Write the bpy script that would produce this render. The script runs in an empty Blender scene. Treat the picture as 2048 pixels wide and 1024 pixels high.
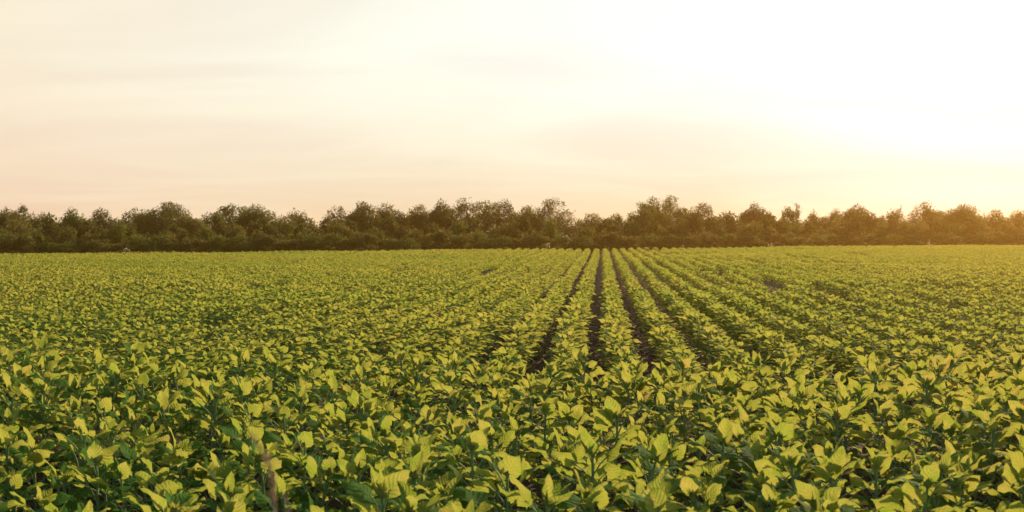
import bpy, math, random
import numpy as np

sc = bpy.context.scene
R = math.radians
col = sc.collection

# ------------------------------------------------------------------ camera
F = 2275.0            # focal length in pixels of the 2048 px wide photograph
EYE = 1.86
ROLL = R(0.30)
cam_d = bpy.data.cameras.new('camera')
cam = bpy.data.objects.new('camera', cam_d)
col.objects.link(cam)
cam_d.sensor_width = 36.0
cam_d.lens = 36.0 * F / 2048.0
cam_d.clip_start = 0.05
cam_d.clip_end = 5000
cam_d.dof.use_dof = True
cam_d.dof.focus_distance = 11.0
cam_d.dof.aperture_fstop = 4.2
cam.location = (0, 0, EYE)
PITCH = math.atan(51.0 / F)
from mathutils import Matrix, Vector
cam.matrix_world = (Matrix.Translation((0, 0, EYE)) @ Matrix.Rotation(R(90) - PITCH, 4, 'X')
                    @ Matrix.Rotation(-ROLL, 4, 'Z'))
sc.camera = cam

# ------------------------------------------------------------------ sun, sky, exposure
SUN_AZ, SUN_EL = R(30), R(20)          # azimuth to the right of the view axis (+Y), elevation
sd = Vector((math.sin(SUN_AZ) * math.cos(SUN_EL), math.cos(SUN_AZ) * math.cos(SUN_EL), math.sin(SUN_EL)))
sun_d = bpy.data.lights.new('sun', 'SUN')
sun_d.energy = 5.0
sun_d.angle = R(0.6)
sun_d.color = (1.0, 0.72, 0.45)
sun = bpy.data.objects.new('sun', sun_d)
sun.rotation_euler = sd.to_track_quat('Z', 'Y').to_euler()
sun.location = (20, 40, 30)
col.objects.link(sun)

w = bpy.data.worlds.new("World")
sc.world = w
w.use_nodes = True
wn, wl = w.node_tree.nodes, w.node_tree.links
wn.clear()


def N(nodes, t, **kw):
    n = nodes.new(t)
    for k, v in kw.items():
        setattr(n, k, v)
    return n


def wmath(op, a, b=None, c=None, clamp=False):
    n = wn.new('ShaderNodeMath'); n.operation = op; n.use_clamp = clamp
    for i, v in enumerate((a, b, c)):
        if v is None: continue
        if isinstance(v, (int, float)): n.inputs[i].default_value = v
        else: wl.new(v, n.inputs[i])
    return n.outputs[0]


def wramp(fac, stops, interp='EASE'):
    n = wn.new('ShaderNodeValToRGB'); n.color_ramp.interpolation = interp
    e = n.color_ramp.elements
    while len(e) < len(stops): e.new(0.5)
    for i, (p, c) in enumerate(stops):
        e[i].position = p; e[i].color = (*c, 1)
    wl.new(fac, n.inputs[0])
    return n.outputs[0]


def wmix(fac, a, b, mode='MIX'):
    n = wn.new('ShaderNodeMix'); n.data_type = 'RGBA'; n.blend_type = mode
    for s, v in ((0, fac), (6, a), (7, b)):
        if isinstance(v, (int, float)): n.inputs[s].default_value = v
        elif isinstance(v, tuple): n.inputs[s].default_value = (*v, 1)
        else: wl.new(v, n.inputs[s])
    return n.outputs[2]


tc = wn.new('ShaderNodeTexCoord')
sep = wn.new('ShaderNodeSeparateXYZ'); wl.new(tc.outputs['Generated'], sep.inputs[0])
X, Y, Z = sep.outputs
zc = wmath('MAXIMUM', Z, 0.012)
cmb = wn.new('ShaderNodeCombineXYZ'); wl.new(X, cmb.inputs[0]); wl.new(Y, cmb.inputs[1]); wl.new(zc, cmb.inputs[2])
sky = wn.new('ShaderNodeTexSky'); sky.sky_type = 'NISHITA'; sky.sun_disc = False
sky.sun_elevation = SUN_EL; sky.sun_rotation = SUN_AZ
sky.dust_density = 3.0; sky.air_density = 1.2
wl.new(cmb.outputs[0], sky.inputs[0])
# angular closeness to the sun (0..1) and elevation
dot = wmath('ADD', wmath('ADD', wmath('MULTIPLY', X, sd.x), wmath('MULTIPLY', Y, sd.y)), wmath('MULTIPLY', zc, sd.z))
close = wmath('MULTIPLY_ADD', dot, 0.5, 0.5)
# veil of thin evening cloud, lit warm near the horizon and towards the sun
mp = wn.new('ShaderNodeCombineXYZ')
den = wmath('ADD', zc, 0.16)
wl.new(wmath('DIVIDE', X, den), mp.inputs[0]); wl.new(wmath('DIVIDE', Y, den), mp.inputs[1])
mpp = wn.new('ShaderNodeMapping'); wl.new(mp.outputs[0], mpp.inputs[0])
mpp.inputs['Rotation'].default_value = (0, 0, R(24)); mpp.inputs['Scale'].default_value = (0.62, 1.0, 1)
cl = wn.new('ShaderNodeTexNoise'); cl.inputs['Scale'].default_value = 1.0; cl.inputs['Detail'].default_value = 5
cl.inputs['Roughness'].default_value = 0.5; cl.inputs['Distortion'].default_value = 0.7
wl.new(mpp.outputs[0], cl.inputs['Vector'])
cloud = wramp(cl.outputs['Fac'], [(0.36, (0, 0, 0)), (0.66, (1, 1, 1))])
elr = wmath('MULTIPLY', zc, 2.0, clamp=True)      # 0 horizon .. 1 at 30 degrees
hd = math.cos(SUN_EL)
doth = wmath('DIVIDE', wmath('ADD', wmath('MULTIPLY', X, sd.x / hd), wmath('MULTIPLY', Y, sd.y / hd)),
             wmath('SQRT', wmath('SUBTRACT', 1.0, wmath('MULTIPLY', zc, zc))))
ch = wmath('MULTIPLY_ADD', doth, 0.5, 0.5)        # closeness to the sun's compass direction
low = wramp(ch, [(0.0, (0.40, 0.50, 0.62)), (0.55, (0.58, 0.58, 0.60)), (0.772, (0.97, 0.765, 0.58)),
                 (0.921, (0.94, 0.79, 0.57)), (0.97, (0.98, 0.85, 0.63)), (0.995, (0.99, 0.955, 0.83))], 'LINEAR')
mid = wramp(ch, [(0.0, (0.42, 0.56, 0.72)), (0.55, (0.58, 0.64, 0.68)), (0.772, (0.975, 0.86, 0.675)),
                 (0.921, (0.97, 0.97, 0.88)), (0.97, (1.10, 1.10, 1.06)), (0.995, (1.3, 1.3, 1.25))], 'LINEAR')
ef = wmath('MULTIPLY', wmath('SUBTRACT', zc, 0.02), 8.0, clamp=True)
warm = wmix(ef, low, mid)
warm = wmix(1.0, warm, wmix(cloud, (0.955, 0.935, 0.915), (1.04, 1.075, 1.05)), 'MULTIPLY')
nish = wmix(1.0, sky.outputs[0], (0.15, 0.15, 0.15), 'MULTIPLY')
up = wramp(elr, [(0.42, (1, 1, 1)), (1.0, (0.0, 0.0, 0.0))])
warm2 = wmix(1.0, warm, up, 'MULTIPLY')
upinv = wramp(elr, [(0.42, (0.0, 0.0, 0.0)), (1.0, (1, 1, 1))])
nish2 = wmix(1.0, nish, upinv, 'MULTIPLY')
tot = wmix(1.0, warm2, nish2, 'ADD')
bg = wn.new('ShaderNodeBackground'); bg.inputs['Strength'].default_value = 0.725
wl.new(tot, bg.inputs[0])
wo = wn.new('ShaderNodeOutputWorld'); wl.new(bg.outputs[0], wo.inputs[0])

sc.view_settings.view_transform = 'Standard'
sc.view_settings.look = 'None'
sc.view_settings.gamma = 1
sc.view_settings.exposure = 0.47
sc.view_settings.use_curve_mapping = False
sc.render.engine = 'CYCLES'
sc.cycles.max_bounces = 7
sc.cycles.diffuse_bounces = 4
sc.cycles.transmission_bounces = 4
sc.cycles.volume_bounces = 0
sc.cycles.use_denoising = True
sc.cycles.use_adaptive_sampling = True
sc.cycles.adaptive_threshold = 0.02

# ------------------------------------------------------------------ helpers
rng = np.random.default_rng(7)
random.seed(5)


class Buf:
    """vertices, quads, a colour attribute (u, v, random, age) and a material index per face"""
    def __init__(s):
        s.v, s.f, s.a, s.m, s.n = [], [], [], [], 0

    def add(s, v, f, a=None, m=0):
        v = np.asarray(v, dtype=np.float32); f = np.asarray(f, dtype=np.int64)
        if a is None: a = np.zeros((len(v), 4), np.float32)
        s.v.append(v); s.f.append(f + s.n); s.a.append(np.asarray(a, np.float32))
        s.m.append(np.full(len(f), m, np.int32)); s.n += len(v)

    def arrays(s):
        return (np.concatenate(s.v), np.concatenate(s.f), np.concatenate(s.a), np.concatenate(s.m))

    def mesh(s, name, mats, smooth=True):
        v, f, a, m = s.arrays()
        return np_mesh(name, v, f, a, m, mats, smooth)


def np_mesh(name, v, f, a, m, mats, smooth=True):
    me = bpy.data.meshes.new(name)
    me.vertices.add(len(v)); me.vertices.foreach_set('co', v.astype(np.float32).ravel())
    me.loops.add(f.size); me.loops.foreach_set('vertex_index', f.astype(np.int32).ravel())
    me.polygons.add(len(f))
    me.polygons.foreach_set('loop_start', np.arange(0, f.size, 4, dtype=np.int32))
    me.polygons.foreach_set('material_index', m)
    me.polygons.foreach_set('use_smooth', np.full(len(f), smooth))
    for mt in mats: me.materials.append(mt)
    at = me.attributes.new('leafinfo', 'FLOAT_COLOR', 'POINT')
    at.data.foreach_set('color', a.astype(np.float32).ravel())
    me.update(calc_edges=True)
    return me


def tube(pts, rads, sides=5, cap=True):
    """a tapered tube of quads along points"""
    pts = np.asarray(pts, float); n = len(pts)
    tan = np.gradient(pts, axis=0); tan /= np.linalg.norm(tan, axis=1)[:, None] + 1e-9
    ref = np.array([0, 0, 1.0]) if abs(tan[0][2]) < 0.9 else np.array([1.0, 0, 0])
    vs = []
    for i in range(n):
        s1 = np.cross(tan[i], ref); s1 /= np.linalg.norm(s1) + 1e-9
        s2 = np.cross(tan[i], s1)
        for k in range(sides):
            an = 2 * math.pi * k / sides
            vs.append(pts[i] + rads[i] * (math.cos(an) * s1 + math.sin(an) * s2))
    fs = []
    for i in range(n - 1):
        for k in range(sides):
            k2 = (k + 1) % sides
            fs.append((i * sides + k, i * sides + k2, (i + 1) * sides + k2, (i + 1) * sides + k))
    return np.array(vs), np.array(fs)


def leaf_blade(L, W, nu, nv, pitch, droop, fold, ph, age, curl=0.0):
    """heart shaped blade, base at the origin, pointing along +x, top side up"""
    v = np.linspace(0, 1, nv + 1)
    if nv >= 5: v = v ** 0.9
    u = np.linspace(-1, 1, nu + 1)
    prof = np.interp(v, [0, .05, .16, .30, .45, .6, .75, .88, .96, 1], [.36, .72, .97, 1, .90, .70, .43, .19, .065, 0.0])
    if nv >= 7:
        prof = prof * (1 + 0.05 * np.where(np.arange(nv + 1) % 2 == 0, 1, -1) * (v < .93) * (v > .05))
    ang = pitch - droop * v
    dv = np.diff(v, prepend=0)
    cx = np.cumsum(np.cos(ang) * dv) * L; cz = np.cumsum(np.sin(ang) * dv) * L
    tx, tz = np.cos(ang), np.sin(ang)
    nx, nz = -np.sin(ang), np.cos(ang)
    U, V = np.meshgrid(u, v)
    hw = (prof * W / 2)[:, None]
    aU = np.abs(U)
    back = -(aU ** 1.6) * 0.20 * L * (1 - V) ** 2.2 * (1 if nu > 2 else .7)
    side = U * hw * math.cos(fold)
    lift = aU * hw * math.sin(fold) - (aU ** 2) * hw * curl
    lift = lift + 0.055 * W * np.sin(V * 11 + ph + U * 1.5) * aU ** 1.5 * (V > .02)
    if nv >= 6:   # blade quilted between the side veins
        lift = lift + 0.018 * W * np.sin((V - 0.45 * aU) * 34) * aU * (1 - aU * .6)
    x = cx[:, None] + back * tx[:, None] + lift * nx[:, None]
    z = cz[:, None] + back * tz[:, None] + lift * nz[:, None]
    bend = 0.10 * L * math.sin(ph * 3) * V ** 2
    P = np.stack([x, side + bend, z], -1).reshape(-1, 3)
    A = np.stack([aU, V, np.full_like(U, (ph * 0.159) % 1), np.full_like(U, age)], -1).reshape(-1, 4)
    idx = np.arange((nu + 1) * (nv + 1)).reshape(nv + 1, nu + 1)
    f = np.stack([idx[:-1, :-1], idx[:-1, 1:], idx[1:, 1:], idx[1:, :-1]], -1).reshape(-1, 4)
    return P, f, A


def rotz(P, a):
    c, s = math.cos(a), math.sin(a)
    return np.stack([P[:, 0] * c - P[:, 1] * s, P[:, 0] * s + P[:, 1] * c, P[:, 2]], -1)


def tag(o, label=None, cat=None, group=None, kind=None):
    if label: o['label'] = label
    if cat: o['category'] = cat
    if group: o['group'] = group
    if kind: o['kind'] = kind
    return o


def link(name, me, parent=None):
    o = bpy.data.objects.new(name, me); col.objects.link(o)
    if parent: o.parent = parent
    return o


def empty(name, loc=(0, 0, 0), rz=0):
    o = bpy.data.objects.new(name, None); o.empty_display_size = 0.2
    o.location = loc; o.rotation_euler = (0, 0, rz); col.objects.link(o)
    return o


# ------------------------------------------------------------------ materials
def mat(name):
    m = bpy.data.materials.new(name); m.use_nodes = True
    m.node_tree.nodes.clear()
    return m, m.node_tree.nodes, m.node_tree.links


class NB:
    def __init__(s, n, l): s.n, s.l = n, l

    def put(s, sock, v):
        if isinstance(v, (int, float)): sock.default_value = v
        elif isinstance(v, tuple): sock.default_value = (*v, 1) if len(v) == 3 and sock.type == 'RGBA' else v
        else: s.l.new(v, sock)

    def math(s, op, a, b=None, c=None, clamp=False):
        n = s.n.new('ShaderNodeMath'); n.operation = op; n.use_clamp = clamp
        for i, v in enumerate((a, b, c)):
            if v is not None: s.put(n.inputs[i], v)
        return n.outputs[0]

    def mix(s, fac, a, b, mode='MIX'):
        n = s.n.new('ShaderNodeMix'); n.data_type = 'RGBA'; n.blend_type = mode
        for i, v in ((0, fac), (6, a), (7, b)): s.put(n.inputs[i], v)
        return n.outputs[2]

    def ramp(s, fac, stops, interp='LINEAR'):
        n = s.n.new('ShaderNodeValToRGB'); n.color_ramp.interpolation = interp
        e = n.color_ramp.elements
        while len(e) < len(stops): e.new(0.5)
        for i, (p, c) in enumerate(stops):
            e[i].position = p; e[i].color = (*(c if isinstance(c, tuple) else (c, c, c)), 1)
        s.l.new(fac, n.inputs[0]); return n.outputs[0]

    def noise(s, scale, vec=None, detail=3, rough=.5):
        n = s.n.new('ShaderNodeTexNoise'); n.inputs['Scale'].default_value = scale
        n.inputs['Detail'].default_value = detail; n.inputs['Roughness'].default_value = rough
        if vec is not None: s.l.new(vec, n.inputs['Vector'])
        return n.outputs['Fac']


def leaf_material(name, top, top2, trans, trans2, tfac=0.5, veins=True, spec=0.35, rough=0.5):
    m, n, l = mat(name); b = NB(n, l)
    at = n.new('ShaderNodeAttribute'); at.attribute_name = 'leafinfo'
    sp = n.new('ShaderNodeSeparateColor'); l.new(at.outputs['Color'], sp.inputs[0])
    u, v, r = sp.outputs; age = at.outputs['Alpha']
    ge = n.new('ShaderNodeNewGeometry')
    big = b.noise(0.35, ge.outputs['Position'], 2)
    rr = b.math('ADD', b.math('MULTIPLY', r, 0.55), b.math('MULTIPLY', big, 0.45), clamp=True)
    c1 = b.mix(rr, top, top2); t1 = b.mix(rr, trans, trans2)
    c1 = b.mix(b.math('MULTIPLY', age, 0.6), c1, tuple(min(1, x * 1.5) for x in top2))
    if veins:      # a few yellowed and a few dull leaves, and broad drifts of colour over the field
        old = b.ramp(r, [(0.95, 0.0), (1.0, 0.5)])
        c1 = b.mix(old, c1, (0.22, 0.17, 0.05)); t1 = b.mix(old, t1, (0.45, 0.36, 0.08))
        drift = b.ramp(b.noise(0.09, ge.outputs['Position'], 3), [(0.35, (0.82, 0.94, 0.85)), (0.65, (1.14, 1.02, 1.1))])
        c1 = b.mix(1.0, c1, drift, 'MULTIPLY'); t1 = b.mix(1.0, t1, drift, 'MULTIPLY')
    bump = None
    if veins:
        tone = b.noise(13, ge.outputs['Position'], 3, .6)       # greener and more golden areas within a leaf
        t1 = b.mix(1.0, t1, b.ramp(tone, [(.34, (.62, .86, .55)), (.52, (1., 1., 1.)), (.70, (1.16, 1.02, 1.35))]), 'MULTIPLY')
        c1 = b.mix(1.0, c1, b.ramp(tone, [(.34, (.75, .95, .8)), (.70, (1.3, 1.08, 1.2))]), 'MULTIPLY')
        # midrib and side veins from the blade's own coordinates
        rib = b.math('LESS_THAN', b.math('MULTIPLY', u, b.math('SUBTRACT', 1.25, v)), 0.035)
        ph = b.math('MULTIPLY', b.math('SUBTRACT', v, b.math('MULTIPLY', u, 0.42)), 34.0)
        sv = b.math('POWER', b.math('MULTIPLY_ADD', b.math('SINE', ph), 0.5, 0.5), 7.0)
        vein = b.math('MAXIMUM', rib, b.math('MULTIPLY', sv, 0.6), clamp=True)
        c1 = b.mix(b.math('MULTIPLY', vein, 0.45), c1, (0.22, 0.30, 0.07))
        t1 = b.mix(b.math('MULTIPLY', vein, 0.45), t1, (0.40, 0.34, 0.10))
        t1 = b.mix(b.math('MULTIPLY', b.math('SUBTRACT', 1.0, sv, clamp=True), 0.22), t1, (0.17, 0.24, 0.02))
        fine = b.noise(120, ge.outputs['Position'], 2)
        h = b.math('ADD', b.math('MULTIPLY', b.math('SINE', ph), -0.5), b.math('MULTIPLY', fine, 0.7))
        bp = n.new('ShaderNodeBump'); bp.inputs['Strength'].default_value = 0.5; bp.inputs['Distance'].default_value = 0.004
        l.new(h, bp.inputs['Height']); bump = bp.outputs[0]
        blot = b.noise(28, ge.outputs['Position'], 3)
        c1 = b.mix(b.ramp(blot, [(0.62, 0.0), (0.74, 0.35)]), c1, (0.10, 0.11, 0.03))
    pr = n.new('ShaderNodeBsdfPrincipled'); b.put(pr.inputs['Base Color'], c1)
    pr.inputs['Roughness'].default_value = rough; pr.inputs['Specular IOR Level'].default_value = spec
    tr = n.new('ShaderNodeBsdfTranslucent'); b.put(tr.inputs['Color'], t1)
    if bump is not None:
        l.new(bump, pr.inputs['Normal']); l.new(bump, tr.inputs['Normal'])
    mx = n.new('ShaderNodeMixShader'); mx.inputs[0].default_value = tfac
    l.new(pr.outputs[0], mx.inputs[1]); l.new(tr.outputs[0], mx.inputs[2])
    o = n.new('ShaderNodeOutputMaterial'); l.new(mx.outputs[0], o.inputs[0])
    return m


def plain(name, c1, c2, scale=20, rough=.8, bump=0.3, dist=0.01, trans=None):
    m, n, l = mat(name); b = NB(n, l)
    ge = n.new('ShaderNodeNewGeometry')
    f = b.noise(scale, ge.outputs['Position'], 4)
    pr = n.new('ShaderNodeBsdfPrincipled'); b.put(pr.inputs['Base Color'], b.mix(b.ramp(f, [(.3, 0.), (.7, 1.)]), c1, c2))
    pr.inputs['Roughness'].default_value = rough; pr.inputs['Specular IOR Level'].default_value = .25
    bp = n.new('ShaderNodeBump'); bp.inputs['Strength'].default_value = bump; bp.inputs['Distance'].default_value = dist
    l.new(f, bp.inputs['Height']); l.new(bp.outputs[0], pr.inputs['Normal'])
    o = n.new('ShaderNodeOutputMaterial')
    if trans:
        tr = n.new('ShaderNodeBsdfTranslucent'); b.put(tr.inputs['Color'], trans)
        mx = n.new('ShaderNodeMixShader'); mx.inputs[0].default_value = .35
        l.new(pr.outputs[0], mx.inputs[1]); l.new(tr.outputs[0], mx.inputs[2]); l.new(mx.outputs[0], o.inputs[0])
    else:
        l.new(pr.outputs[0], o.inputs[0])
    return m


M_LEAF = leaf_material('sunflower_leaf', (0.042, 0.190, 0.026), (0.076, 0.220, 0.032),
                       (0.325, 0.360, 0.044), (0.430, 0.400, 0.080), 0.62, True, .06, .72)
M_STEM = plain('sunflower_stem', (0.20, 0.34, 0.13), (0.30, 0.42, 0.18), 60, .6, .2, .002, (0.25, 0.30, 0.06))
M_BUD = plain('sunflower_bud', (0.22, 0.27, 0.05), (0.38, 0.36, 0.08), 90, .7, .4, .003, (0.5, 0.45, 0.08))
M_BARK = plain('bark', (0.045, 0.032, 0.022), (0.10, 0.075, 0.05), 14, .9, .6, .03)
M_SOIL = None


def soil_material():
    m, n, l = mat('soil'); b = NB(n, l)
    ge = n.new('ShaderNodeNewGeometry'); P = ge.outputs['Position']
    a = b.noise(2.2, P, 5, .6); c = b.noise(26, P, 5, .7); d = b.noise(0.12, P, 3)
    base = b.mix(b.ramp(c, [(.3, 0.), (.7, 1.)]), (0.034, 0.023, 0.014), (0.085, 0.060, 0.038))
    base = b.mix(b.ramp(a, [(.35, 0.), (.65, .5)]), base, (0.055, 0.038, 0.024))
    base = b.mix(b.ramp(d, [(.55, 0.), (.7, .35)]), base, (0.085, 0.062, 0.040))
    vo = n.new('ShaderNodeTexVoronoi'); vo.inputs['Scale'].default_value = 22; l.new(P, vo.inputs['Vector'])
    h = b.math('ADD', b.math('MULTIPLY', c, 1.0), b.math('MULTIPLY', vo.outputs['Distance'], -0.8))
    bp = n.new('ShaderNodeBump'); bp.inputs['Strength'].default_value = .9; bp.inputs['Distance'].default_value = .05
    l.new(h, bp.inputs['Height'])
    pr = n.new('ShaderNodeBsdfPrincipled'); b.put(pr.inputs['Base Color'], base)
    pr.inputs['Roughness'].default_value = .95; pr.inputs['Specular IOR Level'].default_value = .15
    l.new(bp.outputs[0], pr.inputs['Normal'])
    o = n.new('ShaderNodeOutputMaterial'); l.new(pr.outputs[0], o.inputs[0])
    return m


M_SOIL = soil_material()

# ------------------------------------------------------------------ the lie of the land
# far edge of the field in plan (a straight line, a little nearer at the left)
EA, EB = np.array([-35.5, 78.6]), np.array([43.5, 96.6])
edir = (EB - EA) / np.linalg.norm(EB - EA)
enor = np.array([-edir[1], edir[0]])         # pointing away from the camera


def beyond(x, y):
    """metres past the far edge of the field (negative inside it)"""
    return (x - EA[0]) * enor[0] + (y - EA[1]) * enor[1]


def ground_z(x, y):
    b_ = np.maximum(beyond(x, y) - 1.0, 0)
    z = -0.045 * b_ * np.minimum(1, b_ / 6.0)
    return z + 0.02 * np.sin(x * 0.21 + 1.0) * np.sin(y * 0.17)


def edge_dist(xpx):
    """distance along the view axis to the field edge for a photo column"""
    k = (xpx - 1024) / F
    # point (k*d, d) on the edge line
    d = ((EA[0] * enor[0] + EA[1] * enor[1])) / (k * enor[0] + enor[1])
    return d


gx = np.unique(np.concatenate([np.linspace(-340, 340, 69), np.linspace(-60, 70, 131), np.linspace(-8, 8, 81)]))
gy = np.unique(np.concatenate([np.linspace(-40, 380, 43), np.linspace(0, 110, 111), np.linspace(3, 22, 96)]))
GX, GY = np.meshgrid(gx, gy)
GZ = ground_z(GX, GY)
GZ = GZ + 0.012 * rng.standard_normal(GZ.shape) * (np.abs(GX) < 9) * (GY > 3) * (GY < 22)
GV = np.stack([GX, GY, GZ], -1).reshape(-1, 3)
gi = np.arange(GV.shape[0]).reshape(len(gy), len(gx))
GF = np.stack([gi[:-1, :-1], gi[:-1, 1:], gi[1:, 1:], gi[1:, :-1]], -1).reshape(-1, 4)
g = link('ground', np_mesh('ground', GV, GF, np.zeros((len(GV), 4)), np.zeros(len(GF), np.int32), [M_SOIL]))
tag(g, 'bare dark brown soil of the field between the crop rows', 'ground', kind='structure')


# clods and crumbs of dry earth on the soil
nc = 26000
ck = rng.random(nc) ** 1.6
cy = 10.4 + ck * 40; cx = np.tan(R(4.55)) * cy + rng.uniform(-1, 1, nc) * (2.0 + cy * .07)
oct_v = np.array([(1, 0, 0), (0, 1, 0), (-1, 0, 0), (0, -1, 0), (0, 0, .8), (0, 0, -.6)], float)
oct_f = np.array([(0, 1, 4, 4), (1, 2, 4, 4), (2, 3, 4, 4), (3, 0, 4, 4)])
cs_ = (.006 + .020 * rng.random(nc) ** 3)[:, None, None] * rng.uniform(.6, 1.4, (nc, 6, 3))
cv = oct_v[None] * cs_ + np.stack([cx, cy, ground_z(cx, cy) + .004], -1)[:, None]
# quads from the octahedra: two side faces each pair meets at the top
qf = np.array([(0, 1, 4, 3), (1, 2, 3, 4)])
cfaces = (qf[None] + (np.arange(nc) * 6)[:, None, None]).reshape(-1, 4)
cl_o = link('soil_clods', np_mesh('soil_clods', cv.reshape(-1, 3), cfaces, np.zeros((nc * 6, 4)), np.zeros(len(cfaces), np.int32), [M_SOIL], False))
tag(cl_o, 'small dry clods and crumbs of earth lying in the furrows', 'soil clods', kind='stuff')


# ------------------------------------------------------------------ sunflower plants
def make_plant(seed, lod):
    """returns (leaf arrays, stem arrays, bud arrays) of one young sunflower plant"""
    rs = np.random.default_rng(seed)
    H = 0.60 + rs.uniform(-.05, .06)
    n = {0: 19, 1: 20, 2: 17}[lod]
    nu, nv = {0: (6, 8), 1: (4, 5), 2: (2, 3)}[lod]
    leaves, stem, bud = Buf(), Buf(), Buf()
    lean = rs.uniform(-.05, .05, 2)
    def sp(z):
        return np.array([lean[0] * (z / H) ** 2 + .006 * math.sin(z * 14 + seed), lean[1] * (z / H) ** 2, z])
    zz = np.linspace(0, H, 7 if lod < 2 else 3)
    V, Fc = tube([sp(z) for z in zz], np.interp(zz, [0, H], [.0105, .0065]), {0: 7, 1: 5, 2: 3}[lod])
    stem.add(V, Fc)
    az = rs.uniform(0, 6.28)
    for i in range(n):
        t = i / (n - 1)
        if lod == 2: t = 0.25 + 0.75 * t
        z = (0.10 + (H - 0.11) * t ** 0.75)
        az += R(137.5) + rs.uniform(-.25, .25)
        L = np.interp(t, [0, .25, .55, .80, .92, 1], [.11, .148, .160, .152, .132, .100]) * rs.uniform(.85, 1.15)
        W = L * np.interp(t, [0, .7, 1], [1.02, .94, .72]) * rs.uniform(.9, 1.1)
        pl = np.interp(t, [0, .5, .85, 1], [.12, .13, .085, .035]) * rs.uniform(.8, 1.2)
        if lod: L *= .75; W *= .76; pl *= 1.42
        else: L *= .85; W *= .85; pl *= 1.2
        pe = R(np.interp(t, [0, .5, 1], [20, 32, 66]) + rs.uniform(-10, 10))
        pitch = R(np.interp(t, [0, .5, .8, 1], [4, 26, 46, 68]) + rs.uniform(-14, 18))
        droop = R(np.interp(t, [0, .5, .8, 1], [48, 60, 52, 26]) + rs.uniform(-18, 20))
        fold = R(np.interp(t, [0, .6, 1], [-12, -2, 20]) + rs.uniform(-12, 14))
        P, f, A = leaf_blade(L, W, nu, nv, pitch, droop, fold, rs.uniform(0, 6.28), float(np.clip((t - .6) * 2, 0, 1)),
                             curl=rs.uniform(0, .35))
        if lod == 2: P = P * 0.98
        tip = np.array([math.cos(pe) * pl, 0, math.sin(pe) * pl])
        # roll of the blade about its own axis
        ro = rs.uniform(-.35, .35); c, s = math.cos(ro), math.sin(ro)
        P = np.stack([P[:, 0], P[:, 1] * c - P[:, 2] * s, P[:, 1] * s + P[:, 2] * c], -1)
        # young sunflowers turn their leaves towards the sun: tip the blade about its base
        P = rotz(P, az); th = R(np.interp(t, [0, .35, 1], [4, 22, 26])) * rs.uniform(.3, 1.4)
        sx, sy = math.sin(SUN_AZ), math.cos(SUN_AZ)
        along = P[:, 0] * sx + P[:, 1] * sy; zz_ = P[:, 2].copy()
        da = along * math.cos(th) + zz_ * math.sin(th) - along
        P = np.stack([P[:, 0] + da * sx, P[:, 1] + da * sy, zz_ * math.cos(th) - along * math.sin(th)], -1)
        P = P + rotz(tip[None], az) + sp(z)
        leaves.add(P, f, A)
        if lod < 2:
            pts = np.array([[0, 0, 0], [tip[0] * .5, 0, tip[2] * .62], tip, tip + np.array([.012, 0, .002])])
            V, Fc = tube(rotz(pts, az) + sp(z), [.0042, .0032, .0030, .0022], 4 if lod == 0 else 3)
            stem.add(V, Fc)
    if lod < 2:
        # the young bud at the tip in its ruff of small bracts
        c0 = sp(H) + np.array([0, 0, .012])
        m_, k_ = (5, 8) if lod == 0 else (3, 5)
        pts = [c0 + np.array([0, 0, -.014 + .034 * j / m_]) for j in range(m_ + 1)]
        V, Fc = tube(pts, [.006 + .016 * math.sin(math.pi * (0.08 + .92 * j / m_)) ** .7 for j in range(m_)] + [.002], k_)
        bud.add(V, Fc)
        for j in range(11 if lod == 0 else 6):
            P, f, A = leaf_blade(.040 * rs.uniform(.7, 1.2), .018, 2, 3, R(rs.uniform(45, 85)), R(rs.uniform(-10, 40)), R(18), j, 1)
            bud.add(rotz(P + np.array([.010, 0, 0]), j * 2.399) + c0 + np.array([0, 0, rs.uniform(-.008, .010)]), f, A)
    else:
        bud = None
    return leaves, stem, bud


NV = 26
plants0 = [make_plant(100 + i, 0) for i in range(NV)]
plants1 = [make_plant(200 + i, 1) for i in range(20)]
plants2 = [make_plant(300 + i, 2) for i in range(16)]

# rows: crosswise headland rows close by, then lengthwise rows running to the treeline
ROWA = R(4.55)                               # heading of the long rows, to the right of the view axis
rd = np.array([math.sin(ROWA), math.cos(ROWA)]); rp = np.array([math.cos(ROWA), -math.sin(ROWA)])
spots = []
HEAD_END = 10.1
for k in range(12):
    s0 = HEAD_END - 0.56 * k                 # distance along the long-row direction
    t = -9.0 + rng.uniform(0, .2)
    while t < 9.0:
        if rng.random() > .03:
            p = rd * (s0 + rng.normal(0, .035)) + rp * (t + rng.normal(0, .02))
            spots.append((p[0], p[1], rng.uniform(.84, 1.12), 0))
        t += 0.20 * rng.uniform(.8, 1.25)
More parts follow.
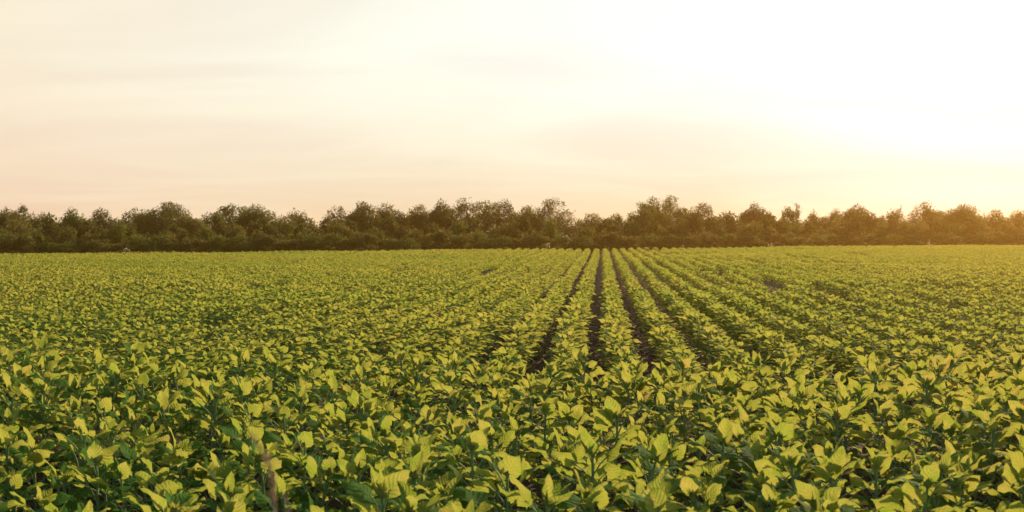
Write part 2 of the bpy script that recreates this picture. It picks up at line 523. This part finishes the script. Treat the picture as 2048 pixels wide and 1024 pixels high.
# thin patches where plants failed, as the photograph shows them
def from_px(xp, yp, h=0.0):
    hy = 461 - (xp - 1024) * math.tan(ROLL)
    d = (EYE - h) * F / (yp - hy)
    return np.array([(xp - 1024) / F * d, d])
GAPS = [(from_px(712, 612), .75, .9), (from_px(1548, 612), .6, 1.0), (from_px(1690, 655), .55, .8), (from_px(860, 600), .45, .7),
        (from_px(1330, 520), 1.0, 2.2), (from_px(1650, 545), .9, 1.6), (from_px(930, 655), .45, .6), (from_px(1880, 600), .5, .8),
        (from_px(300, 575), .5, .8),
        (from_px(1304, 510), .7, 4), (from_px(1530, 590), .42, 3.2), (from_px(1524, 545), .45, 3), (from_px(1668, 615), .40, 2.6),
        (from_px(1424, 565), .40, 3), (from_px(1724, 522), .8, 4), (from_px(1880, 640), .40, 2.0), (from_px(1600, 530), .6, 3.5),
        (from_px(560, 600), .35, 2.0), (from_px(800, 560), .45, 2.5), (from_px(450, 690), .35, 1.0), (from_px(980, 560), .4, 3)]
for k in range(-90, 104):
    off = 0.205 + 0.65 * k
    amp = 0.03 * math.sin(k * 1.7)
    s = 11.2 + rng.uniform(0, .25)
    while s < 125:
        p = rd * s + rp * (off + amp * math.sin(s * .08 + k) + rng.normal(0, .025))
        ok = beyond(p[0], p[1]) < -0.3
        kk = abs(p[0] / p[1]) < 0.49 + 4.0 / p[1]
        if ok and kk and rng.random() > .025:
            for (c, ra, rb) in GAPS:
                q = p - c
                if (q @ rp / ra) ** 2 + (q @ rd / rb) ** 2 < 1: ok = False
            if ok: spots.append((p[0], p[1], rng.uniform(.58, .73), 1))
        s += 0.160 * rng.uniform(.8, 1.25)
spots = np.array(spots)
# gentle drift of vigour over the field
vig = 1 + 0.07 * np.sin(spots[:, 0] * .6 + 1.3) * np.sin(spots[:, 1] * .45) + 0.05 * np.sin(spots[:, 0] * .17 + spots[:, 1] * .11)
spots[:, 2] *= vig
d = spots[:, 1]
topy = 461 + (EYE - .70 * spots[:, 2]) / d * F
inview = (np.abs(spots[:, 0]) < 0.45 * d + .22) & (topy < 1030)
order = np.argsort(np.where(inview, d, 1e9))
NEAR = set(order[:300].tolist())

GRP = 'young sunflower plants in the rows nearest the camera'
protos = []
for i, (lb, sb, bb) in enumerate(plants0):
    protos.append((lb.mesh('foliage', [M_LEAF]), sb.mesh('stem', [M_STEM]), bb.mesh('flower_bud', [M_BUD])))
made = {}


def copy_thing(root, parts):
    r = root.copy(); col.objects.link(r)
    for p in parts:
        c = p.copy(); col.objects.link(c); c.parent = r
    return r


for j in sorted(NEAR):
    x, y, s_, kind = spots[j]
    vi = int(rng.integers(NV))
    if vi not in made:
        root = empty('sunflower_plant')
        ps = [link(nm, me, root) for nm, me in zip(('foliage', 'stem', 'flower_bud'), protos[vi])]
        made[vi] = (root, ps); o = root
    else:
        o = copy_thing(*made[vi])
    o.location = (x, y, ground_z(x, y) - .005)
    o.rotation_euler = (rng.normal(0, .06), rng.normal(0, .06), rng.normal(0, .45))
    o.scale = (s_ * rng.uniform(.94, 1.06) * (.86 if kind == 0 else 1.27),) * 2 + (s_,)
    if kind == 0:
        tag(o, 'young broad-leaved sunflower plant in the crosswise rows closest to the camera', 'sunflower', GRP)
    else:
        tag(o, 'young sunflower plant at the near end of a lengthwise row behind the crosswise rows', 'sunflower',
            'sunflower plants at the near ends of the long rows')

# the rest of the crop, uncountable, as one mesh
rest = np.array([j for j in range(len(spots)) if j not in NEAR])
print('plants', len(spots), 'in view', int(inview.sum()))
VV, FF, AA, MM = [], [], [], []
base = 0


def lodset(defs):
    out = []
    for (lb, sb, bb) in defs:
        b = Buf()
        v, f, a, m = lb.arrays(); b.add(v, f, a, 0)
        v, f, a, m = sb.arrays(); b.add(v, f, a, 1)
        if bb: v, f, a, m = bb.arrays(); b.add(v, f, a, 2)
        out.append(b.arrays())
    return out


SETS = [lodset(plants0), lodset(plants1), lodset(plants2)]
dist = spots[rest, 1]
lod = np.where(dist < 13.5, 0, np.where(dist < 33, 1, 2))
for L_ in range(3):
    for vi, (v, f, a, m) in enumerate(SETS[L_]):
        ids = rest[lod == L_]; ids = ids[(ids * 7919 % 1009) % len(SETS[L_]) == vi]
        if len(ids) == 0: continue
        n = len(ids)
        ang = rng.normal(0, .5, n); s = spots[ids, 2]; x = spots[ids, 0]; y = spots[ids, 1]
        sxy = s * rng.uniform(.92, 1.08, n) * np.where(spots[ids, 3] == 0, .86, 1.27)
        c, si = np.cos(ang), np.sin(ang)
        tx_, ty_ = rng.normal(0, .06, n), rng.normal(0, .06, n)
        vx = (v[None, :, 0] * c[:, None] - v[None, :, 1] * si[:, None]) * sxy[:, None]
        vy = (v[None, :, 0] * si[:, None] + v[None, :, 1] * c[:, None]) * sxy[:, None]
        vz = v[None, :, 2] * s[:, None]
        vx2 = vx + tx_[:, None] * vz; vy2 = vy + ty_[:, None] * vz
        vz2 = vz - tx_[:, None] * vx - ty_[:, None] * vy
        P = np.stack([vx2 + x[:, None], vy2 + y[:, None], vz2 + ground_z(x, y)[:, None] - .005], -1).astype(np.float32)
        aa = np.broadcast_to(a, (n,) + a.shape).copy()
        aa[:, :, 2] = (aa[:, :, 2] + rng.random(n)[:, None]) % 1
        VV.append(P.reshape(-1, 3)); AA.append(aa.reshape(-1, 4))
        FF.append((f[None] + (np.arange(n) * len(v))[:, None, None] + base).reshape(-1, 4))
        MM.append(np.tile(m, n)); base += n * len(v)
VV = np.concatenate(VV); FF = np.concatenate(FF); AA = np.concatenate(AA); MM = np.concatenate(MM)
print('crop faces', len(FF))
cr = link('sunflower_crop', np_mesh('sunflower_crop', VV, FF, AA, MM, [M_LEAF, M_STEM, M_BUD]))
tag(cr, 'green sunflower crop in long rows reaching back to the dark treeline', 'sunflower crop', kind='stuff')
del VV, FF, AA, MM

# ------------------------------------------------------------------ the treeline
M_TREE = [leaf_material('tree_leaves_green', (0.013, 0.090, 0.012), (0.028, 0.135, 0.018), (0.14, 0.16, 0.02), (0.2, 0.2, 0.03), .35, False, .2, .7),
          leaf_material('tree_leaves_olive', (0.020, 0.080, 0.014), (0.038, 0.120, 0.020), (0.18, 0.16, 0.03), (0.24, 0.19, 0.04), .35, False, .2, .7),
          leaf_material('tree_leaves_dark', (0.026, 0.042, 0.014), (0.045, 0.060, 0.018), (0.10, 0.12, 0.02), (0.14, 0.14, 0.02), .35, False, .2, .7)]


def leaf_cloud(buf, centers, radii, counts, size, rs, flat=.8):
    tot = int(np.sum(counts))
    cid = np.repeat(np.arange(len(centers)), counts)
    dr = rs.normal(size=(tot, 3)); dr /= np.linalg.norm(dr, axis=1)[:, None]
    rad = radii[cid] * rs.random(tot) ** .45 * (1 + .18 * rs.normal(size=tot).clip(-1, 2.2))
    P = centers[cid] + dr * rad[:, None] * np.array([1, 1, flat])
    # a small pointed leaf spray per face
    a = rs.normal(size=(tot, 3)); a /= np.linalg.norm(a, axis=1)[:, None]
    b = np.cross(a, rs.normal(size=(tot, 3))); b /= np.linalg.norm(b, axis=1)[:, None]
    s = size * rs.uniform(.6, 1.4, tot)[:, None]
    q = np.stack([P - a * s, P - b * s * .45, P + a * s, P + b * s * .45], 1).reshape(-1, 3)
    P_ok = None
    f = np.arange(tot * 4).reshape(-1, 4)
    at = np.zeros((tot * 4, 4), np.float32)
    clr = rs.random(len(centers))
    at[:, 2] = np.repeat(np.clip(clr[cid] * .7 + rs.random(tot) * .3, 0, 1), 4)
    buf.add(q, f, at)


def lump_noise(P, rs, f0, octs=3):
    """smooth lumpy noise in about -1..1 from crossed sine waves"""
    out = np.zeros(len(P)); amp = 1.0; tot = 0
    for o in range(octs):
        acc = np.zeros(len(P))
        for _ in range(5):
            k = rs.normal(size=3); k *= f0 * 2 ** o / np.linalg.norm(k)
            acc += np.sin(P @ k + rs.uniform(0, 6.28))
        out += amp * acc / 2.2; tot += amp; amp *= .7
    return out / tot


def make_tree(x, y, H, Wd, dens, style, seed):
    """a crown of many small leaf sprays filling lobes, thinned by lumpy noise so that the sky shows through"""
    rs = np.random.default_rng(seed)
    crown, trunk = Buf(), Buf()
    lobes = []                                 # centre, radii
    lobes.append((np.array([0, 0, .36 * H]), np.array([.50 * Wd, .42 * Wd, .36 * H])))
    lobes.append((np.array([rs.uniform(-.1, .1) * Wd, 0, .58 * H]), np.array([.42 * Wd, .38 * Wd, .28 * H])))
    ntop = {'round': 5, 'bushy': 5, 'sparse': 6, 'spread': 5, 'pointed': 4}[style]
    prof = {'round': (.32, .88, .20), 'bushy': (.38, .82, .19), 'sparse': (.36, .84, .16),
            'spread': (.46, .90, .13), 'pointed': (.20, .86, .17)}[style]
    for k in range(ntop):
        px = (k / (ntop - 1) - .5) * 2 * prof[0] * Wd + rs.uniform(-.06, .06) * Wd
        edge = abs(px) / (prof[0] * Wd + 1e-6)
        rz_ = prof[2] * H * rs.uniform(.75, 1.2)
        zc_ = H * (1.0 - (.06 if style == 'spread' else .20) * edge ** 1.5 - rs.uniform(0, .08)) - rz_
        if k == ntop // 2: zc_ = H * 1.0 - rz_
        lobes.append((np.array([px, rs.uniform(-.22, .22) * Wd, zc_]), np.array([rs.uniform(.16, .24) * Wd, .19 * Wd, rz_])))
    for k in range(6):                         # side boughs
        an = rs.uniform(0, 6.283)
        lobes.append((np.array([math.cos(an) * .36 * Wd, math.sin(an) * .3 * Wd, rs.uniform(.25, .72) * H]),
                      np.array([.17, .17, .10]) * np.array([Wd, Wd, H]) * rs.uniform(.8, 1.2)))
    vol = np.array([np.prod(l[1]) ** (2 / 3) for l in lobes])
    N_ = int(1000 * dens * Wd * H)
    cnt = (N_ * vol / vol.sum()).astype(int)
    PP = []
    for (c, r_), n_ in zip(lobes, cnt):
        q = rs.normal(size=(n_, 3)); q /= np.linalg.norm(q, axis=1)[:, None]
        q *= (rs.random(n_) ** .40 * (1 + .10 * rs.normal(size=n_)))[:, None]
        PP.append(c + q * r_)
    PP = np.concatenate(PP)
    PP = PP[PP[:, 2] > .05]
    nz = lump_noise(PP, rs, 5.0)
    hfrac = PP[:, 2] / H
    open_ = {'round': -.60, 'bushy': -.55, 'sparse': -.12, 'spread': -.12, 'pointed': -.30}[style]
    thr = -1.2 + (open_ + 1.2) * np.clip((hfrac - .25) / .45, 0, 1)
    PP = PP[nz + rs.normal(0, .12, len(PP)) > thr]
    cs = np.array([l[0] for l in lobes]); rr = np.array([l[1].min() for l in lobes])
    shade = lump_noise(PP, rs, 3.0, 2) * .35 + .5
    b2 = Buf(); leaf_cloud(b2, PP, np.full(len(PP), .03), np.ones(len(PP), int), .072, rs)
    v, f, a, m = b2.arrays(); a[:, 2] = np.repeat(np.clip(shade + rs.normal(0, .15, len(PP)), 0, 1), 4); crown.add(v, f, a)
    # leafy shoots standing out of the outline
    ns = int(80 * Wd / 3)
    pk = PP[rs.integers(len(PP), size=ns)]
    out = pk - np.array([0, 0, .45 * H]); out /= np.linalg.norm(out, axis=1)[:, None]
    dr = out * .6 + rs.normal(0, .3, (ns, 3)) + np.array([0, 0, .5]); dr /= np.linalg.norm(dr, axis=1)[:, None]
    ln = rs.uniform(.10, .42, ns)
    for st_ in range(5):
        leaf_cloud(crown, pk + dr * (ln * (.2 + .2 * st_))[:, None], np.full(ns, .07 - .008 * st_), np.full(ns, 3), .058, rs)
    # trunk and limbs
    zt = np.linspace(0, .86 * H, 7)
    base_x = [np.array([.03 * H * math.sin(z * 1.3 + seed), .02 * H * math.cos(z), z - (.15 if z == 0 else 0)]) for z in zt]
    V, f = tube(base_x, np.interp(zt, [0, .86 * H], [.020 * H + .03, .012]), 7); trunk.add(V, f)
    for i in range(1, len(cs)):
        c = cs[i]; z0 = max(.10 * H, c[2] * rs.uniform(.45, .7))
        p0 = np.array([np.interp(z0, zt, [b[0] for b in base_x]), np.interp(z0, zt, [b[1] for b in base_x]), z0])
        mid = (p0 + c) / 2 + np.array([0, 0, -.03 * H])
        V, f = tube([p0, mid, c], [.008 * H + .008, .006 * H, .006], 5); trunk.add(V, f)
    root = empty('tree', (x, y, float(ground_z(x, y))))
    link('crown', crown.mesh('crown', [M_TREE[rs.integers(3)]], False), root)
    link('trunk', trunk.mesh('trunk', [M_BARK]), root)
    return root


TG = 'trees standing in the line along the far edge of the field'
# photo column, top row, crown width in px, style, density, label
TREES = [
    (14, 419, 84, 'round', 1.2, 'dense dark green tree cut by the left edge of the photo'),
    (48, 411, 46, 'sparse', 1.0, 'tree with a ragged pointed tuft, just right of the leftmost dense tree'),
    (92, 427, 58, 'bushy', 1.0, 'low bushy tree in the dip between the leftmost tufted tree and the first dome tree'),
    (150, 417, 68, 'round', 1.3, 'dense dome-topped tree, first full dome from the left'),
    (208, 419, 62, 'round', 1.1, 'flat-domed tree directly left of the bright gap in the treeline'),
    (264, 414, 44, 'sparse', .7, 'thin see-through tree directly right of the bright gap in the treeline'),
    (330, 404, 112, 'round', 1.3, 'widest and tallest dark tree of the left quarter, rising in two heads'),
    (417, 425, 64, 'sparse', .75, 'lower airy tree right of the broad two-headed tree at the left'),
    (468, 409, 58, 'spread', .9, 'tree with an open forked top, left one of the pair before the V-shaped dip'),
    (522, 409, 76, 'round', 1.0, 'full rounded tree, right one of the pair before the V-shaped dip'),
    (588, 422, 70, 'sparse', .8, 'tree with feathery upright sprays sloping down to the V-shaped dip in the treeline'),
    (674, 414, 62, 'pointed', .8, 'pointed airy tree on the right side of the V-shaped dip'),
    (728, 404, 62, 'round', 1.2, 'dense tree with a square dark head, left of two touching dark heads'),
    (776, 407, 64, 'round', 1.1, 'dense tree, right one of two touching dark heads left of centre'),
    (840, 411, 68, 'bushy', 1.2, 'smooth broad green tree left of the open umbrella-topped tree'),
    (886, 399, 48, 'round', 1.0, 'narrow tall-headed tree between the smooth broad tree and the umbrella-topped tree'),
    (936, 397, 74, 'spread', .8, 'umbrella-topped tree with layered open branches near the middle of the treeline'),
    (1001, 401, 60, 'sparse', .9, 'round-headed tree with sky showing through low down, right of the umbrella-topped tree'),
    (1052, 412, 52, 'bushy', 1.1, 'middling green tree between the round-headed tree and the tall airy tree at the gap'),
    (1102, 398, 72, 'sparse', .8, 'tall airy two-headed tree at the left side of the narrow gap'),
    (1183, 428, 64, 'bushy', 1.1, 'low tree directly right of the narrow gap, above the bare soil furrows'),
    (1238, 428, 60, 'bushy', 1.0, 'low rounded tree at the left foot of the tallest tree'),
    (1298, 395, 60, 'sparse', 1.0, 'left half of the tallest clump, an open-crowned tree right of the soil furrows'),
    (1338, 392, 68, 'sparse', .9, 'tallest tree of the whole line, with a ragged open crown'),
    (1400, 406, 60, 'sparse', .85, 'open tree with a small cloud-like head directly right of the tallest tree'),
    (1446, 424, 48, 'bushy', 1.0, 'low flat-headed tree left of the mushroom-headed tree'),
    (1511, 406, 56, 'round', 1.3, 'tree with a dense dark mushroom-like head standing above its neighbours'),
    (1584, 408, 42, 'pointed', 1.0, 'narrow dark pointed tree right of the mushroom-headed tree'),
    (1628, 425, 46, 'bushy', 1.0, 'low tree on the right shoulder of the narrow pointed tree'),
    (1668, 417, 46, 'sparse', .9, 'tree with a thin wispy top in the brownish part of the line'),
    (1716, 411, 74, 'round', 1.3, 'broad even dome of the brownish part of the line'),
    (1778, 418, 58, 'sparse', .8, 'loose tree letting orange light through between the brown dome and the tall oval tree'),
    (1853, 403, 58, 'sparse', 1.0, 'tall oval-headed tree, highest of the orange-lit trees at the right'),
    (1920, 411, 88, 'round', 1.4, 'large smooth dome tinted orange by the low sun near the right edge'),
    (1982, 419, 54, 'bushy', .9, 'small orange-lit tree right of the large orange dome'),
    (2034, 421, 60, 'round', 1.0, 'glowing orange tree cut by the right edge of the photo'),
]
for i, (xp, tp, wp, style, dens, lab) in enumerate(TREES):
    dd = edge_dist(xp) + 13 + (i % 3) * 2.2
    hy = 461 - (xp - 1024) * math.tan(ROLL)
    x, y = (xp - 1024) / F * dd, dd
    gz = float(ground_z(x, y))
    H = (EYE - gz + (hy - tp) / F * dd) * 1.02
    t_ = make_tree(x, y, H * 1.0, wp / F * dd * 1.34, dens, style, 1000 + i)
    tag(t_, lab, 'tree', TG)

# the hedge of bushes that closes the foot of the line
bush_protos = []
for k in range(6):
    rs = np.random.default_rng(500 + k)
    fo, br = Buf(), Buf()
    Kc = 20
    cs = np.stack([rs.uniform(-1.2, 1.2, Kc), rs.uniform(-.7, .7, Kc), rs.uniform(.10, 1.55, Kc)], -1)
    cs[:, 2] *= (1.1 - .28 * np.abs(cs[:, 0]))
    rr = rs.uniform(.28, .50, Kc)
    leaf_cloud(fo, cs, rr, (rr ** 2 * 1100).astype(int), .080, rs)
    for q in range(7):
        c = cs[q]; V, f = tube([(c[0] * .15, c[1] * .15, -.05), (c[0] * .6, c[1] * .6, c[2] * .5), c], [.035, .02, .006], 5); br.add(V, f)
    bush_protos.append((fo.mesh('foliage', [M_TREE[(0, 1, 2, 1, 0, 2)[k]]], False), br.mesh('branches', [M_BARK])))
xp = -40; i = 0
first = {}
while xp < 2100:
    if i % 3 != 2 or not (1100 < xp < 1182 or 232 < xp < 256):
        k = i % 6
        dd = edge_dist(xp) + 3.2 + (i % 3) * 2.4
        if k not in first:
            r0 = empty('bush'); ps = [link(nm, me, r0) for nm, me in zip(('foliage', 'branches'), bush_protos[k])]
            first[k] = (r0, ps); o = r0
        else:
            o = copy_thing(*first[k])
        x, y = (xp - 1024) / F * dd, dd
        o.location = (x, y, float(ground_z(x, y))); o.rotation_euler = (0, 0, random.uniform(-.5, .5) + (math.pi if i % 4 > 1 else 0))
        s_ = random.uniform(1.05, 1.35); o.scale = (s_ * random.uniform(.95, 1.2), s_, s_ * (random.uniform(.7, .95), random.uniform(1.0, 1.3), random.uniform(1.3, 1.65))[i % 3])
        tag(o, 'low dark bush filling the foot of the treeline at the far edge of the crop', 'bush', 'bushes along the foot of the treeline')
    xp += random.uniform(24, 32); i += 1

# ------------------------------------------------------------------ the dry weed by the camera
M_DRY = plain('dry_weed', (0.46, 0.40, 0.26), (0.62, 0.54, 0.36), 160, .85, .4, .002, (0.35, 0.18, 0.07))
M_SEED = plain('dry_seed', (0.58, 0.38, 0.20), (0.78, 0.56, 0.30), 220, .85, .4, .002, (0.5, 0.26, 0.09))
DW = 1.5


def wp_(xp, yp, d_=DW):
    hy = 461 - (xp - 1024) * math.tan(ROLL)
    return np.array([(xp - 1024) / F * d_, d_, EYE - (yp - hy) / F * d_])


root = empty('dry_weed', (wp_(545, 1024)[0] + .02, DW, float(ground_z(-.5, DW))))
ro = np.array(root.location)
pts = np.array([np.array([.0, 0, -.02]) + ro, ro + np.array([.005, 0, .45]), ro + np.array([0, 0, .9]), wp_(548, 1060), wp_(543, 1010), wp_(541, 965), wp_(530, 920), wp_(512, 892), wp_(493, 866)]) - ro
st = Buf(); V, f = tube(pts, [.003, .0028, .0022, .0017, .0015, .0013, .0010, .0008, .0005], 6); st.add(V, f)
pts2 = np.array([pts[2] + 0, wp_(580, 1050) - ro, wp_(566, 1002) - ro, wp_(560, 985) - ro])
V, f = tube(pts2, [.0018, .0014, .001, .0005], 5); st.add(V, f)
link('stem', st.mesh('stem', [M_DRY]), root)
sd_ = Buf(); rs = np.random.default_rng(3)
def seeds(yp0, yp1, n, spread, path=((1060, 548), (1010, 543), (965, 541), (920, 530), (892, 512), (866, 493))):
    for _ in range(n):
        yp = rs.uniform(yp0, yp1)
        ys = [p[0] for p in path][::-1]; xs = [p[1] for p in path][::-1]
        c = wp_(np.interp(yp, ys, xs), yp) - ro + rs.normal(0, 1, 3) * np.array([spread, spread, .002])
        L = rs.uniform(.003, .0055); an = rs.uniform(0, 6.28)
        dv_ = np.array([math.cos(an) * .6, math.sin(an) * .6, .6]) * L
        V, f = tube([c - dv_, c, c + dv_], [.0004, .0016, .0003], 5); sd_.add(V, f)
seeds(987, 1004, 22, .0018); seeds(950, 974, 30, .0021); seeds(908, 930, 14, .0016); seeds(1035, 1060, 16, .0018)
seeds(870, 905, 9, .0013); seeds(930, 1030, 8, .0018)
link('seed_head', sd_.mesh('seed_head', [M_SEED]), root)
tag(root, 'dry brown seed stalk, blurred, rising close to the camera at lower left', 'weed')

# ------------------------------------------------------------------ the evening haze
M_HAZE, hn, hl = mat('haze_air')
pv = hn.new('ShaderNodeVolumePrincipled')
pv.inputs['Color'].default_value = (1.0, 0.56, 0.14, 1)
pv.inputs['Density'].default_value = 0.00088
pv.inputs['Anisotropy'].default_value = 0.87
ho = hn.new('ShaderNodeOutputMaterial'); hl.new(pv.outputs[0], ho.inputs['Volume'])
x0, x1, y0, y1, z0, z1 = -342, 342, -42, 382, float(GZ.min()) - 1.0, 6.6
hv = np.array([(x0, y0, z0), (x1, y0, z0), (x1, y1, z0), (x0, y1, z0), (x0, y0, z1), (x1, y0, z1), (x1, y1, z1), (x0, y1, z1)])
hf = np.array([(0, 3, 2, 1), (4, 5, 6, 7), (0, 1, 5, 4), (1, 2, 6, 5), (2, 3, 7, 6), (3, 0, 4, 7)])
hz = link('haze', np_mesh('haze', hv, hf, np.zeros((8, 4)), np.zeros(6, np.int32), [M_HAZE], False))
tag(hz, kind='stuff')
